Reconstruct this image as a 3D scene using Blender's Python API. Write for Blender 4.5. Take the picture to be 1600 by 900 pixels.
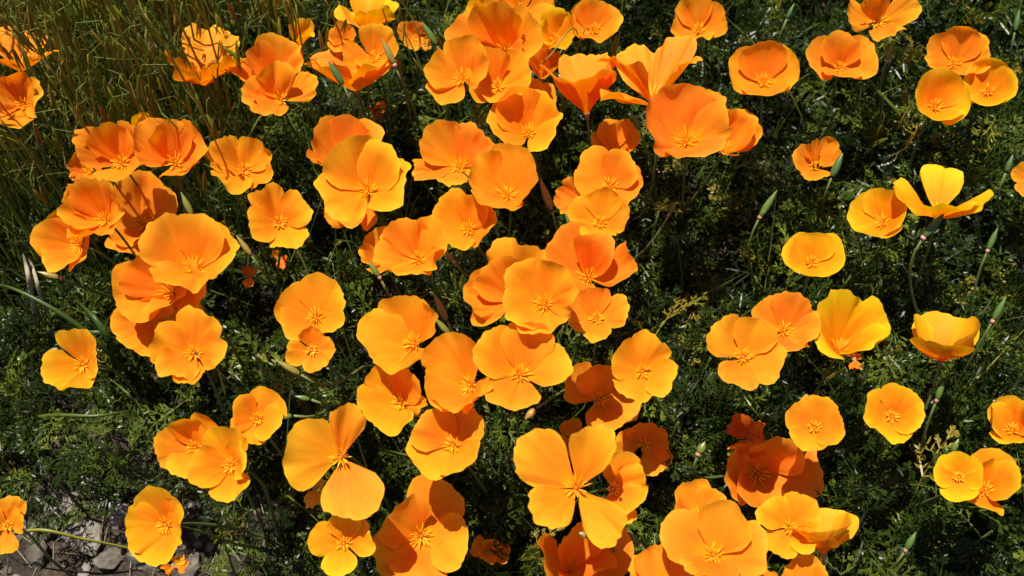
import bpy, math, random
import numpy as np
from mathutils import Vector

# ------------------------------------------------------------------ scene
SC = bpy.context.scene
for o in list(bpy.data.objects):
    bpy.data.objects.remove(o)
COL = SC.collection
RNG = np.random.default_rng(7)
random.seed(7)

# ---- camera
PITCH = math.radians(60.0)
FPX = 1931.0
CAM = np.array([0.0, 0.0, 1.339])
FWD = np.array([0.0, math.cos(PITCH), -math.sin(PITCH)])
UPV = np.array([0.0, math.sin(PITCH), math.cos(PITCH)])
RGT = np.array([1.0, 0.0, 0.0])
cd = bpy.data.cameras.new('camera')
cd.sensor_width = 36.0
cd.lens = FPX / 1600.0 * 36.0
cd.clip_start = 0.02
cd.clip_end = 200.0
cd.dof.use_dof = True
cd.dof.focus_distance = 1.2
cd.dof.aperture_fstop = 8.0
cam = bpy.data.objects.new('camera', cd)
cam.location = CAM
cam.rotation_euler = (math.radians(90) - PITCH, 0, 0)
COL.objects.link(cam)
SC.camera = cam

# ---- sun and sky
SUN_EL = math.radians(79.0)
SUN_AZ = math.radians(-50.0)         # from the far left, near noon
SDIR = np.array([math.sin(SUN_AZ) * math.cos(SUN_EL), math.cos(SUN_AZ) * math.cos(SUN_EL), math.sin(SUN_EL)])
W = bpy.data.worlds.new('World')
SC.world = W
W.use_nodes = True
wn = W.node_tree.nodes
sky = wn.new('ShaderNodeTexSky')
sky.sky_type = 'NISHITA'
sky.sun_disc = False
sky.sun_elevation = SUN_EL
sky.sun_rotation = SUN_AZ
W.node_tree.links.new(sky.outputs[0], wn['Background'].inputs[0])
wn['Background'].inputs[1].default_value = 0.05
sl = bpy.data.lights.new('sun', 'SUN')
sl.energy = 5.0
sl.angle = math.radians(0.5)
sl.color = (1.0, 0.94, 0.82)
so = bpy.data.objects.new('sun', sl)
so.rotation_euler = Vector(SDIR).to_track_quat('Z', 'Y').to_euler()
so.location = (0, 1, 4)
COL.objects.link(so)
SC.view_settings.view_transform = 'Standard'
SC.view_settings.look = 'None'
SC.view_settings.gamma = 1.0
SC.view_settings.exposure = 0.85
SC.render.engine = 'CYCLES'
SC.cycles.max_bounces = 8
SC.cycles.transmission_bounces = 6

# ------------------------------------------------------------------ helpers
def ray(px, py):
    d = FWD + RGT * ((px - 800.0) / FPX) - UPV * ((py - 450.0) / FPX)
    return d
def at(px, py, z):
    """point of height z that the photograph shows at this pixel"""
    d = ray(px, py)
    return CAM + d * ((z - CAM[2]) / d[2])
def nrm(v):
    return v / (np.linalg.norm(v) + 1e-12)

def mesh_np(name, V, F3=None, F4=None, uv=None, tint=None):
    V = np.asarray(V, np.float32)
    loops = []; starts = []; tot = []
    n = 0
    if F4 is not None and len(F4):
        F4 = np.asarray(F4, np.int32); loops.append(F4.ravel())
        starts.append(np.arange(len(F4)) * 4); tot.append(np.full(len(F4), 4)); n = len(F4) * 4
    if F3 is not None and len(F3):
        F3 = np.asarray(F3, np.int32); loops.append(F3.ravel())
        starts.append(n + np.arange(len(F3)) * 3); tot.append(np.full(len(F3), 3))
    loops = np.concatenate(loops).astype(np.int32)
    starts = np.concatenate(starts).astype(np.int32)
    tot = np.concatenate(tot).astype(np.int32)
    me = bpy.data.meshes.new(name)
    me.vertices.add(len(V)); me.vertices.foreach_set('co', V.ravel())
    me.loops.add(len(loops)); me.loops.foreach_set('vertex_index', loops)
    me.polygons.add(len(starts)); me.polygons.foreach_set('loop_start', starts)
    me.polygons.foreach_set('loop_total', tot)
    me.polygons.foreach_set('use_smooth', np.ones(len(starts), bool))
    if uv is not None:
        ul = me.uv_layers.new(name='UVMap')
        ul.data.foreach_set('uv', np.asarray(uv, np.float32)[loops].ravel())
    if tint is not None:
        a = me.attributes.new('tint', 'FLOAT', 'POINT')
        a.data.foreach_set('value', np.asarray(tint, np.float32))
    me.update(calc_edges=True)
    return me

def obj(name, me, mat, parent=None, loc=None):
    o = bpy.data.objects.new(name, me)
    if me is not None and mat is not None and not me.materials:
        me.materials.append(mat)
    COL.objects.link(o)
    if parent is not None:
        o.parent = parent
    if loc is not None:
        o.location = loc
    return o
def tag(o, label=None, cat=None, group=None, kind=None):
    if label: o['label'] = label
    if cat: o['category'] = cat
    if group: o['group'] = group
    if kind: o['kind'] = kind
    return o
def thing(name, loc, label, cat, group=None):
    o = bpy.data.objects.new(name, None)
    o.empty_display_size = 0.01
    COL.objects.link(o)
    o.location = loc
    return tag(o, label, cat, group)

def frame_of(d):
    d = nrm(d)
    a = np.array([0, 0, 1.0]) if abs(d[2]) < 0.9 else np.array([1.0, 0, 0])
    u = nrm(np.cross(a, d)); v = np.cross(d, u)
    return u, v
def tube(pts, rad, sides=6, cap=True):
    """tapering tube along a polyline -> V, F3, F4"""
    pts = np.asarray(pts, float); n = len(pts)
    rad = np.broadcast_to(np.asarray(rad, float), (n,))
    V = []; F4 = []; F3 = []
    u, v = frame_of(pts[1] - pts[0])
    for i in range(n):
        t = nrm(pts[min(i + 1, n - 1)] - pts[max(i - 1, 0)])
        u = nrm(u - t * np.dot(u, t)); v = np.cross(t, u)
        for k in range(sides):
            a = 2 * math.pi * k / sides
            V.append(pts[i] + rad[i] * (u * math.cos(a) + v * math.sin(a)))
    for i in range(n - 1):
        for k in range(sides):
            k2 = (k + 1) % sides
            F4.append((i * sides + k, i * sides + k2, (i + 1) * sides + k2, (i + 1) * sides + k))
    if cap:
        b = len(V); V.append(pts[0]); V.append(pts[-1])
        for k in range(sides):
            k2 = (k + 1) % sides
            F3.append((b, k2, k)); F3.append((b + 1, (n - 1) * sides + k, (n - 1) * sides + k2))
    return V, F3, F4
class MB:
    def __init__(s): s.V = []; s.F3 = []; s.F4 = []; s.T = []
    def add(s, V, F3, F4, tint=0.5):
        b = len(s.V); s.V.extend(V); s.T.extend([tint] * len(V))
        s.F3.extend(tuple(i + b for i in f) for f in F3); s.F4.extend(tuple(i + b for i in f) for f in F4)
    def mesh(s, name, org=None):
        V = np.asarray(s.V)
        if org is not None: V = V - np.asarray(org)
        return mesh_np(name, V, s.F3, s.F4, tint=s.T)
def bez(p0, p1, p2, p3, n=12):
    t = np.linspace(0, 1, n)[:, None]
    return (1 - t) ** 3 * p0 + 3 * (1 - t) ** 2 * t * p1 + 3 * (1 - t) * t * t * p2 + t ** 3 * p3

# ------------------------------------------------------------------ materials
def mat_new(name):
    m = bpy.data.materials.new(name); m.use_nodes = True
    nt = m.node_tree
    return m, nt, nt.nodes, nt.links
def ramp(nodes, stops):
    r = nodes.new('ShaderNodeValToRGB'); e = r.color_ramp.elements
    while len(e) < len(stops): e.new(0.5)
    for i, (p, c) in enumerate(stops):
        e[i].position = p; e[i].color = (*c, 1)
    return r

def petal_mat():
    m, nt, N, L = mat_new('poppy petal')
    b = N['Principled BSDF']; out = N['Material Output']
    uv = N.new('ShaderNodeUVMap')
    sep = N.new('ShaderNodeSeparateXYZ'); L.new(uv.outputs[0], sep.inputs[0])
    info = N.new('ShaderNodeObjectInfo')
    att = N.new('ShaderNodeAttribute'); att.attribute_type = 'OBJECT'; att.attribute_name = 'yellowness'
    # along-petal colour: deep orange heart -> orange -> paler rim
    r1 = ramp(N, [(0.0, (0.92, 0.44, 0.010)), (0.18, (0.92, 0.34, 0.008)), (0.36, (0.92, 0.265, 0.016)), (0.92, (0.92, 0.30, 0.020)), (1.0, (0.91, 0.38, 0.026))])
    L.new(sep.outputs[1], r1.inputs[0])
    r2 = ramp(N, [(0.0, (0.92, 0.45, 0.010)), (0.25, (0.90, 0.28, 0.006)), (0.60, (0.90, 0.38, 0.006)), (0.88, (0.88, 0.54, 0.010)), (1.0, (0.86, 0.58, 0.015))])
    L.new(sep.outputs[1], r2.inputs[0])
    mx = N.new('ShaderNodeMix'); mx.data_type = 'RGBA'
    L.new(att.outputs['Fac'], mx.inputs[0]); L.new(r1.outputs[0], mx.inputs[6]); L.new(r2.outputs[0], mx.inputs[7])
    # fine veins running along the petal
    mp = N.new('ShaderNodeMapping'); mp.inputs['Scale'].default_value = (46, 1.6, 1)
    L.new(uv.outputs[0], mp.inputs[0])
    nz = N.new('ShaderNodeTexNoise'); nz.inputs['Scale'].default_value = 1.0; nz.inputs['Detail'].default_value = 3
    L.new(mp.outputs[0], nz.inputs['Vector'])
    mp2 = N.new('ShaderNodeMapping'); mp2.inputs['Scale'].default_value = (3.0, 2.2, 1)
    L.new(uv.outputs[0], mp2.inputs[0]); L.new(info.outputs['Random'], mp2.inputs['Location'])
    nz2 = N.new('ShaderNodeTexNoise'); nz2.inputs['Scale'].default_value = 1.3; nz2.inputs['Detail'].default_value = 4
    L.new(mp2.outputs[0], nz2.inputs['Vector'])
    hs = N.new('ShaderNodeHueSaturation')
    ad = N.new('ShaderNodeMath'); ad.operation = 'MULTIPLY_ADD'; ad.inputs[1].default_value = 0.030; 
    L.new(nz2.outputs[0], ad.inputs[0]); ad.inputs[2].default_value = 0.485
    ad2 = N.new('ShaderNodeMath'); ad2.operation = 'MULTIPLY_ADD'; ad2.inputs[1].default_value = 0.016
    L.new(info.outputs['Random'], ad2.inputs[0]); L.new(ad.outputs[0], ad2.inputs[2])
    sb = N.new('ShaderNodeMath'); sb.operation = 'SUBTRACT'; sb.inputs[1].default_value = 0.008
    L.new(ad2.outputs[0], sb.inputs[0]); L.new(sb.outputs[0], hs.inputs['Hue'])
    vv = N.new('ShaderNodeMath'); vv.operation = 'MULTIPLY_ADD'; vv.inputs[1].default_value = 0.22; vv.inputs[2].default_value = 0.87
    L.new(nz.outputs[0], vv.inputs[0]); L.new(vv.outputs[0], hs.inputs['Value'])
    L.new(mx.outputs[2], hs.inputs['Color'])
    L.new(hs.outputs[0], b.inputs['Base Color'])
    b.inputs['Roughness'].default_value = 0.55
    b.inputs['Specular IOR Level'].default_value = 0.10
    b.inputs['Sheen Weight'].default_value = 0.0
    b.inputs['Sheen Tint'].default_value = (1.0, 0.75, 0.3, 1)
    bp = N.new('ShaderNodeBump'); bp.inputs['Strength'].default_value = 0.45; bp.inputs['Distance'].default_value = 0.0011
    L.new(nz.outputs[0], bp.inputs['Height']); L.new(bp.outputs[0], b.inputs['Normal'])
    tr = N.new('ShaderNodeBsdfTranslucent')
    sat = N.new('ShaderNodeHueSaturation'); sat.inputs['Saturation'].default_value = 1.05; sat.inputs['Hue'].default_value = 0.495
    L.new(hs.outputs[0], sat.inputs['Color']); L.new(sat.outputs[0], tr.inputs['Color'])
    L.new(bp.outputs[0], tr.inputs['Normal'])
    ms = N.new('ShaderNodeMixShader'); ms.inputs[0].default_value = 0.48
    L.new(b.outputs[0], ms.inputs[1]); L.new(tr.outputs[0], ms.inputs[2]); L.new(ms.outputs[0], out.inputs[0])
    return m

def plant_mat(name, stops, rough=0.45, transl=0.25, spec=0.4, nscale=60.0, attr='tint'):
    m, nt, N, L = mat_new(name)
    b = N['Principled BSDF']; out = N['Material Output']
    at_ = N.new('ShaderNodeAttribute'); at_.attribute_name = attr
    info = N.new('ShaderNodeObjectInfo')
    geo = N.new('ShaderNodeNewGeometry')
    nz = N.new('ShaderNodeTexNoise'); nz.inputs['Scale'].default_value = nscale; nz.inputs['Detail'].default_value = 3
    L.new(geo.outputs['Position'], nz.inputs['Vector'])
    s1 = N.new('ShaderNodeMath'); s1.operation = 'MULTIPLY_ADD'; s1.inputs[1].default_value = 0.5; s1.inputs[2].default_value = -0.25
    L.new(nz.outputs[0], s1.inputs[0])
    s2 = N.new('ShaderNodeMath'); s2.operation = 'ADD'; L.new(s1.outputs[0], s2.inputs[0]); L.new(at_.outputs['Fac'], s2.inputs[1])
    r = ramp(N, stops); L.new(s2.outputs[0], r.inputs[0])
    L.new(r.outputs[0], b.inputs['Base Color'])
    b.inputs['Roughness'].default_value = rough
    b.inputs['Specular IOR Level'].default_value = spec
    if transl > 0:
        tr = N.new('ShaderNodeBsdfTranslucent')
        hs = N.new('ShaderNodeHueSaturation'); hs.inputs['Hue'].default_value = 0.48; hs.inputs['Value'].default_value = 1.3
        L.new(r.outputs[0], hs.inputs['Color']); L.new(hs.outputs[0], tr.inputs['Color'])
        ms = N.new('ShaderNodeMixShader'); ms.inputs[0].default_value = transl
        L.new(b.outputs[0], ms.inputs[1]); L.new(tr.outputs[0], ms.inputs[2]); L.new(ms.outputs[0], out.inputs[0])
    return m

M_PETAL = petal_mat()
M_STAMEN = plant_mat('poppy stamen', [(0.0, (0.90, 0.46, 0.012)), (0.5, (0.93, 0.60, 0.03)), (1.0, (0.94, 0.70, 0.06))], 0.6, 0.4, 0.1, 300)
M_STEM = plant_mat('poppy stem', [(0.0, (0.055, 0.075, 0.020)), (0.5, (0.085, 0.125, 0.032)), (1.0, (0.14, 0.16, 0.05))], 0.4, 0.0, 0.45, 80)
M_RECEP = plant_mat('poppy receptacle', [(0.0, (0.10, 0.11, 0.03)), (0.5, (0.20, 0.14, 0.05)), (1.0, (0.45, 0.20, 0.16))], 0.5, 0.0, 0.3, 250)
M_BUD = plant_mat('poppy bud', [(0.0, (0.035, 0.085, 0.028)), (0.45, (0.07, 0.125, 0.025)), (0.7, (0.15, 0.15, 0.03)), (1.0, (0.30, 0.15, 0.03))], 0.35, 0.0, 0.45, 200)
M_PINK = plant_mat('pink collar', [(0.0, (0.24, 0.13, 0.07)), (0.5, (0.36, 0.17, 0.12)), (1.0, (0.46, 0.26, 0.20))], 0.5, 0.1, 0.3, 250)
M_LEAF = plant_mat('poppy leaf', [(0.0, (0.004, 0.008, 0.0015)), (0.38, (0.011, 0.022, 0.003)), (0.62, (0.034, 0.058, 0.007)), (0.85, (0.105, 0.135, 0.014)), (1.0, (0.20, 0.16, 0.023))], 0.33, 0.25, 0.20, 40)
M_GRASS = plant_mat('grass', [(0.0, (0.018, 0.036, 0.005)), (0.4, (0.046, 0.080, 0.010)), (0.75, (0.12, 0.145, 0.018)), (1.0, (0.26, 0.21, 0.06))], 0.4, 0.25, 0.45, 30)
M_OAT = plant_mat('oat spikelet', [(0.0, (0.14, 0.20, 0.015)), (0.5, (0.26, 0.25, 0.022)), (1.0, (0.27, 0.16, 0.025))], 0.5, 0.3, 0.3, 150)
M_OATSTEM = plant_mat('oat stem', [(0.0, (0.08, 0.13, 0.012)), (0.5, (0.17, 0.18, 0.020)), (1.0, (0.22, 0.16, 0.026))], 0.45, 0.0, 0.4, 60)
M_STRAW = plant_mat('dry straw', [(0.0, (0.09, 0.06, 0.032)), (0.5, (0.26, 0.21, 0.13)), (1.0, (0.46, 0.41, 0.30))], 0.6, 0.15, 0.3, 90)
M_WITHER = plant_mat('withered petal', [(0.0, (0.28, 0.03, 0.004)), (0.45, (0.62, 0.14, 0.006)), (0.75, (0.80, 0.38, 0.01)), (1.0, (0.80, 0.52, 0.03))], 0.55, 0.3, 0.3, 260)

def soil_mat():
    m, nt, N, L = mat_new('soil')
    b = N['Principled BSDF']
    geo = N.new('ShaderNodeNewGeometry')
    n1 = N.new('ShaderNodeTexNoise'); n1.inputs['Scale'].default_value = 22; n1.inputs['Detail'].default_value = 8
    n2 = N.new('ShaderNodeTexVoronoi'); n2.inputs['Scale'].default_value = 140
    n3 = N.new('ShaderNodeTexNoise'); n3.inputs['Scale'].default_value = 260; n3.inputs['Detail'].default_value = 5
    for n in (n1, n2, n3): L.new(geo.outputs['Position'], n.inputs['Vector'])
    r = ramp(N, [(0.34, (0.008, 0.005, 0.003)), (0.52, (0.030, 0.020, 0.012)), (0.62, (0.075, 0.054, 0.036)), (0.76, (0.22, 0.175, 0.13))])
    ad = N.new('ShaderNodeMath'); ad.operation = 'MULTIPLY_ADD'; ad.inputs[1].default_value = 0.45
    L.new(n3.outputs[0], ad.inputs[0])
    sc = N.new('ShaderNodeMath'); sc.operation = 'MULTIPLY'; sc.inputs[1].default_value = 0.55
    L.new(n1.outputs[0], sc.inputs[0]); L.new(sc.outputs[0], ad.inputs[2]); L.new(ad.outputs[0], r.inputs[0])
    L.new(r.outputs[0], b.inputs['Base Color']); b.inputs['Roughness'].default_value = 0.95
    bp = N.new('ShaderNodeBump'); bp.inputs['Strength'].default_value = 0.9; bp.inputs['Distance'].default_value = 0.006
    s3 = N.new('ShaderNodeMath'); s3.operation = 'ADD'; L.new(n2.outputs[0], s3.inputs[0]); L.new(n3.outputs[0], s3.inputs[1])
    L.new(s3.outputs[0], bp.inputs['Height']); L.new(bp.outputs[0], b.inputs['Normal'])
    return m
def rock_mat():
    m, nt, N, L = mat_new('pale rock')
    b = N['Principled BSDF']
    geo = N.new('ShaderNodeNewGeometry'); info = N.new('ShaderNodeObjectInfo')
    n1 = N.new('ShaderNodeTexNoise'); n1.inputs['Scale'].default_value = 90; n1.inputs['Detail'].default_value = 8
    L.new(geo.outputs['Position'], n1.inputs['Vector'])
    ad = N.new('ShaderNodeMath'); ad.operation = 'MULTIPLY_ADD'; ad.inputs[1].default_value = 0.35
    L.new(info.outputs['Random'], ad.inputs[0]); L.new(n1.outputs[0], ad.inputs[2])
    r = ramp(N, [(0.4, (0.04, 0.032, 0.025)), (0.65, (0.10, 0.083, 0.066)), (0.95, (0.24, 0.215, 0.185))])
    L.new(ad.outputs[0], r.inputs[0]); L.new(r.outputs[0], b.inputs['Base Color'])
    b.inputs['Roughness'].default_value = 0.85
    bp = N.new('ShaderNodeBump'); bp.inputs['Strength'].default_value = 0.8; bp.inputs['Distance'].default_value = 0.004
    L.new(n1.outputs[0], bp.inputs['Height']); L.new(bp.outputs[0], b.inputs['Normal'])
    return m
M_SOIL = soil_mat(); M_ROCK = rock_mat()

# ------------------------------------------------------------------ ground
def wob(x, y, f, s):
    return (np.sin(x * f + s) * np.cos(y * f * 1.17 + s * 2.1) + 0.5 * np.sin(x * f * 2.3 + y * f * 1.9 + s * 3.7))
def gz(x, y):
    near = np.exp(-((x) ** 2 + (y - 0.9) ** 2) / 9.0)
    return 0.004 * near * (wob(x, y, 9.0, 0.4) + 0.6 * wob(x, y, 31.0, 1.7)) - 0.004
gx = np.concatenate([[-40, -12, -5, -2.5], np.linspace(-1.6, 1.6, 129), [2.5, 5, 12, 40]])
gy = np.concatenate([[-40, -10, -4, -1.5], np.linspace(-0.6, 2.6, 129), [4, 7, 14, 50]])
GX, GY = np.meshgrid(gx, gy)
GZ = gz(GX, GY) + 0.0012 * RNG.standard_normal(GX.shape) * (np.abs(GX) < 2)
nx = len(gx); ny = len(gy)
idx = np.arange(nx * ny).reshape(ny, nx)
q = np.stack([idx[:-1, :-1], idx[:-1, 1:], idx[1:, 1:], idx[1:, :-1]], -1).reshape(-1, 4)
ground = obj('ground', mesh_np('ground', np.stack([GX, GY, GZ], -1).reshape(-1, 3), None, q), M_SOIL)
tag(ground, kind='structure')

# ------------------------------------------------------------------ poppies
def smooth_noise(v, t, amp, n=4):
    s = 0
    for k in range(n):
        fv, ft = RNG.uniform(0.6, 3.2), RNG.uniform(0.5, 3.0)
        s = s + np.sin(fv * v * 2 + ft * t * 2 + RNG.uniform(0, 6.28)) / (k + 1)
    return amp * s / 1.6

def make_petal(C, axis, d, L, w=1.0, bowl=0.4, lip=0.0, flat=0.3, crumple=1.0, layer=0.0, base_r=0.0025):
    """one petal as a sheet wrapped round the flower's axis; returns V, F4, uv"""
    al = math.acos(max(-1, min(1, float(np.dot(d, axis)))))
    al = max(al, 0.18)
    e = d - axis * np.dot(d, axis)
    e = nrm(e) if np.linalg.norm(e) > 1e-4 else frame_of(axis)[0]
    tv = np.cross(axis, e)
    nu, nv = 15, 27
    T = np.linspace(0, 1, nu) ** 0.85
    Vv = np.linspace(-1, 1, nv)
    # profile
    m = 60
    ss = np.linspace(0, 1.12, m)
    a_s = al + bowl * (0.45 - ss) + lip * np.clip((ss - 0.72) / 0.28, 0, 1.4) ** 1.6
    rr = np.concatenate([[0], np.cumsum(np.sin(a_s[:-1]) * np.diff(ss))])
    hh = np.concatenate([[0], np.cumsum(np.cos(a_s[:-1]) * np.diff(ss))])
    r1, h1 = np.interp(1, ss, rr), np.interp(1, ss, hh)
    rot = al - math.atan2(r1, h1); sc = 1.0 / math.hypot(r1, h1)
    ca, sa = math.cos(rot), math.sin(rot)
    rr, hh = sc * (rr * ca + hh * sa), sc * (hh * ca - rr * sa)
    be = 0.76 * w
    k = min(1.0 / max(math.sin(al), 0.2), 1.75 / max(be, 0.1))
    ph = RNG.uniform(0, 6.28, 8)
    R = 1.0 - 0.10 * Vv ** 2 - 0.30 * np.abs(Vv) ** 5
    R = R + 0.045 * np.sin(2.1 * Vv + ph[0]) + 0.030 * np.sin(5.3 * Vv + ph[1])
    R = R + crumple * (0.010 * np.sin(17 * Vv + ph[2]) + 0.009 * np.sin(29 * Vv + ph[3])) + 0.006 * RNG.standard_normal(nv)
    tt, vv = np.meshgrid(T, Vv, indexing='ij')
    rho = tt * R[None, :]
    # cone map
    phi = be * vv * k
    r_, h_ = np.interp(rho, ss, rr), np.interp(rho, ss, hh)
    ex = np.cos(phi)[..., None] * e + np.sin(phi)[..., None] * tv
    P1 = ex * r_[..., None] + h_[..., None] * axis
    # planar map
    yy, xx = rho * np.cos(be * vv), rho * np.sin(be * vv)
    ry, hy = np.interp(yy, ss, rr), np.interp(yy, ss, hh)
    P2 = e * ry[..., None] + hy[..., None] * axis + tv * xx[..., None]
    P = P1 * (1 - flat) + P2 * flat
    nin = axis * math.sin(al) - e * math.cos(al)
    disp = crumple * 0.036 * tt ** 3 * np.sin(RNG.uniform(5, 9) * vv + ph[4]) \
        + crumple * 0.016 * tt ** 4 * np.sin(RNG.uniform(12, 18) * vv + ph[5]) \
        + smooth_noise(vv, tt, 0.055 * crumple) * tt ** 1.3 \
        + 0.012 * np.sin(9 * vv + ph[6]) * tt * (1 - tt) * 2 \
        + crumple * 0.0045 * np.sin(RNG.uniform(19, 25) * vv + ph[7]) * tt ** 0.7
    disp = disp + layer * 0.03 * np.minimum(1, tt * 3)
    P = P * L + (disp * L)[..., None] * nin
    P = P + C + axis * 0.0 + e * base_r * 0.5
    idx = np.arange(nu * nv).reshape(nu, nv)
    F = np.stack([idx[:-1, :-1], idx[:-1, 1:], idx[1:, 1:], idx[1:, :-1]], -1).reshape(-1, 4)
    uv = np.stack([(vv + 1) / 2 + RNG.uniform(0, 5), tt], -1).reshape(-1, 2)
    return P.reshape(-1, 3), F, uv

def stamens(C, axis, L, n=20, spread=0.62):
    mb = MB()
    u, v = frame_of(axis)
    for i in range(n):
        a = 2 * math.pi * (i * 0.381966) + RNG.uniform(-.2, .2)
        sp = spread * (0.35 + 0.65 * ((i + 0.5) / n)) * RNG.uniform(0.85, 1.2)
        d0 = nrm(axis + (u * math.cos(a) + v * math.sin(a)) * math.tan(min(sp, 1.2)))
        d1 = nrm(d0 + 0.35 * (u * math.cos(a) + v * math.sin(a)))
        l = L * RNG.uniform(0.19, 0.30)
        b = C + (u * math.cos(a) + v * math.sin(a)) * 0.0012
        p = [b, b + d0 * l * 0.35, b + d0 * l * 0.5, b + d0 * l * 0.55 + d1 * l * 0.25, b + d0 * l * 0.55 + d1 * l * 0.5]
        V, F3, F4 = tube(p, [0.0003, 0.00028, 0.00058, 0.0006, 0.0002], 4, False)
        mb.add(V, F3, F4, RNG.uniform(0.2, 0.9))
    # green-gold pistil in the middle
    V, F3, F4 = tube([C, C + axis * L * 0.10, C + axis * L * 0.16], [0.0012, 0.0010, 0.0004], 6)
    mb.add(V, F3, F4, 0.1)
    return mb

FLOWER_CAPS = []      # (centre, axis, radius) used to keep leaves out of the cups
FLOWER_LOG = []
def poppy(cx, cy, h, yel, tips, label, Lk=1.12, bowl=None, crumple=1.0, group=None, name='poppy_flower', mat=None, nst=20, root=None, flat=None, wide=1.0):
    z = h / 100.0
    C = at(cx, cy, z)
    view = nrm(C - CAM)
    depth = np.dot(C - CAM, FWD)
    mpp = depth / FPX
    D = []; dl = []
    for t in tips:
        dl.append(math.hypot(t[0] - cx, t[1] - cy))
    Lp = max(dl) * Lk
    for t, dd in zip(tips, dl):
        s = t[2] if len(t) > 2 else 1
        tr = RGT * (t[0] - cx) - UPV * (t[1] - cy)
        tr = tr - view * np.dot(tr, view)
        tr = nrm(tr) * dd
        dz = math.sqrt(max(Lp * Lp - dd * dd, 0))
        Li = Lp
        lim = 2.6 * dd + 0.30 * Lp
        if dz > lim:                                     # a short petal, not one seen end on
            dz = lim; Li = math.hypot(dd, dz)
        D.append((nrm(tr - view * dz * s), Li * mpp, (t[3] if len(t) > 3 else 1.0) * wide))
    L = Lp * mpp
    X = np.array([a[0] for a in D])
    Xc = X - X.mean(0)
    _, _, vt = np.linalg.svd(Xc)
    n = vt[2]
    sm = X.mean(0)
    ref = sm if np.linalg.norm(sm) > 0.25 else -view
    if np.dot(n, ref) < 0: n = -n
    axis = nrm(n * 0.55 + sm * 1.0 - view * 0.10)
    # root and stem
    if root is None:
        off = -axis * np.array([1, 1, 0]) * 0.10 + np.array([RNG.uniform(-.03, .03), RNG.uniform(-.02, .05), 0])
        R0 = np.array([C[0] + off[0], C[1] + off[1], 0.0])
    else:
        R0 = at(root[0], root[1], 0.0)
    R0[2] = float(gz(R0[0], R0[1])) - 0.004
    e = thing(name, R0, label, 'poppy' if name == 'poppy_flower' else 'withered poppy', group)
    Bs = C - axis * 0.006
    pts = bez(R0, R0 + np.array([0, 0, z * 0.45]), Bs - axis * min(0.10, z * 0.5), Bs, 14)
    wv = np.linspace(0, math.pi, 14); side = nrm(np.array([RNG.normal(), RNG.normal(), 0]))
    pts = pts + np.outer(np.sin(wv) * RNG.uniform(-.006, .006) + np.sin(2 * wv) * RNG.uniform(-.004, .004), side)
    mb = MB(); V, F3, F4 = tube(pts, np.linspace(0.0019, 0.0012, 14), 6); mb.add(V, F3, F4, RNG.uniform(0.25, 0.7))
    obj('stem', mb.mesh('stem', R0), M_STEM, e)
    mb = MB(); V, F3, F4 = tube([Bs - axis * 0.002, Bs + axis * 0.001, Bs + axis * 0.004, Bs + axis * 0.0065, Bs + axis * 0.0066], [0.0013, 0.0019, 0.0029, 0.0036, 0.0022], 8)
    mb.add(V, F3, F4, RNG.uniform(0.3, 0.8)); obj('receptacle', mb.mesh('receptacle', R0), M_RECEP, e)
    for i, (d, Li, w) in enumerate(D):
        bo = bowl if bowl is not None else RNG.uniform(0.15, 0.55)
        V, F, uv = make_petal(C, axis, d, Li * RNG.uniform(0.94, 1.0), w, bo, RNG.uniform(-0.35, 0.75), RNG.uniform(0.15, 0.5) if flat is None else flat, crumple * RNG.uniform(0.7, 1.25), i % 2)
        p = obj('petal', mesh_np('petal', V - R0, None, F, uv=uv, tint=np.full(len(V), RNG.uniform(.3, .8))), mat or M_PETAL, e)
        p['yellowness'] = float(yel)
    if nst:
        obj('stamens', stamens(C + axis * 0.001, axis, L, nst).mesh('stamens', R0), M_STAMEN, e)
    FLOWER_CAPS.append((C, axis, L))
    FLOWER_LOG.append((cx, cy, C, axis, L, label))
    return e

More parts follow.
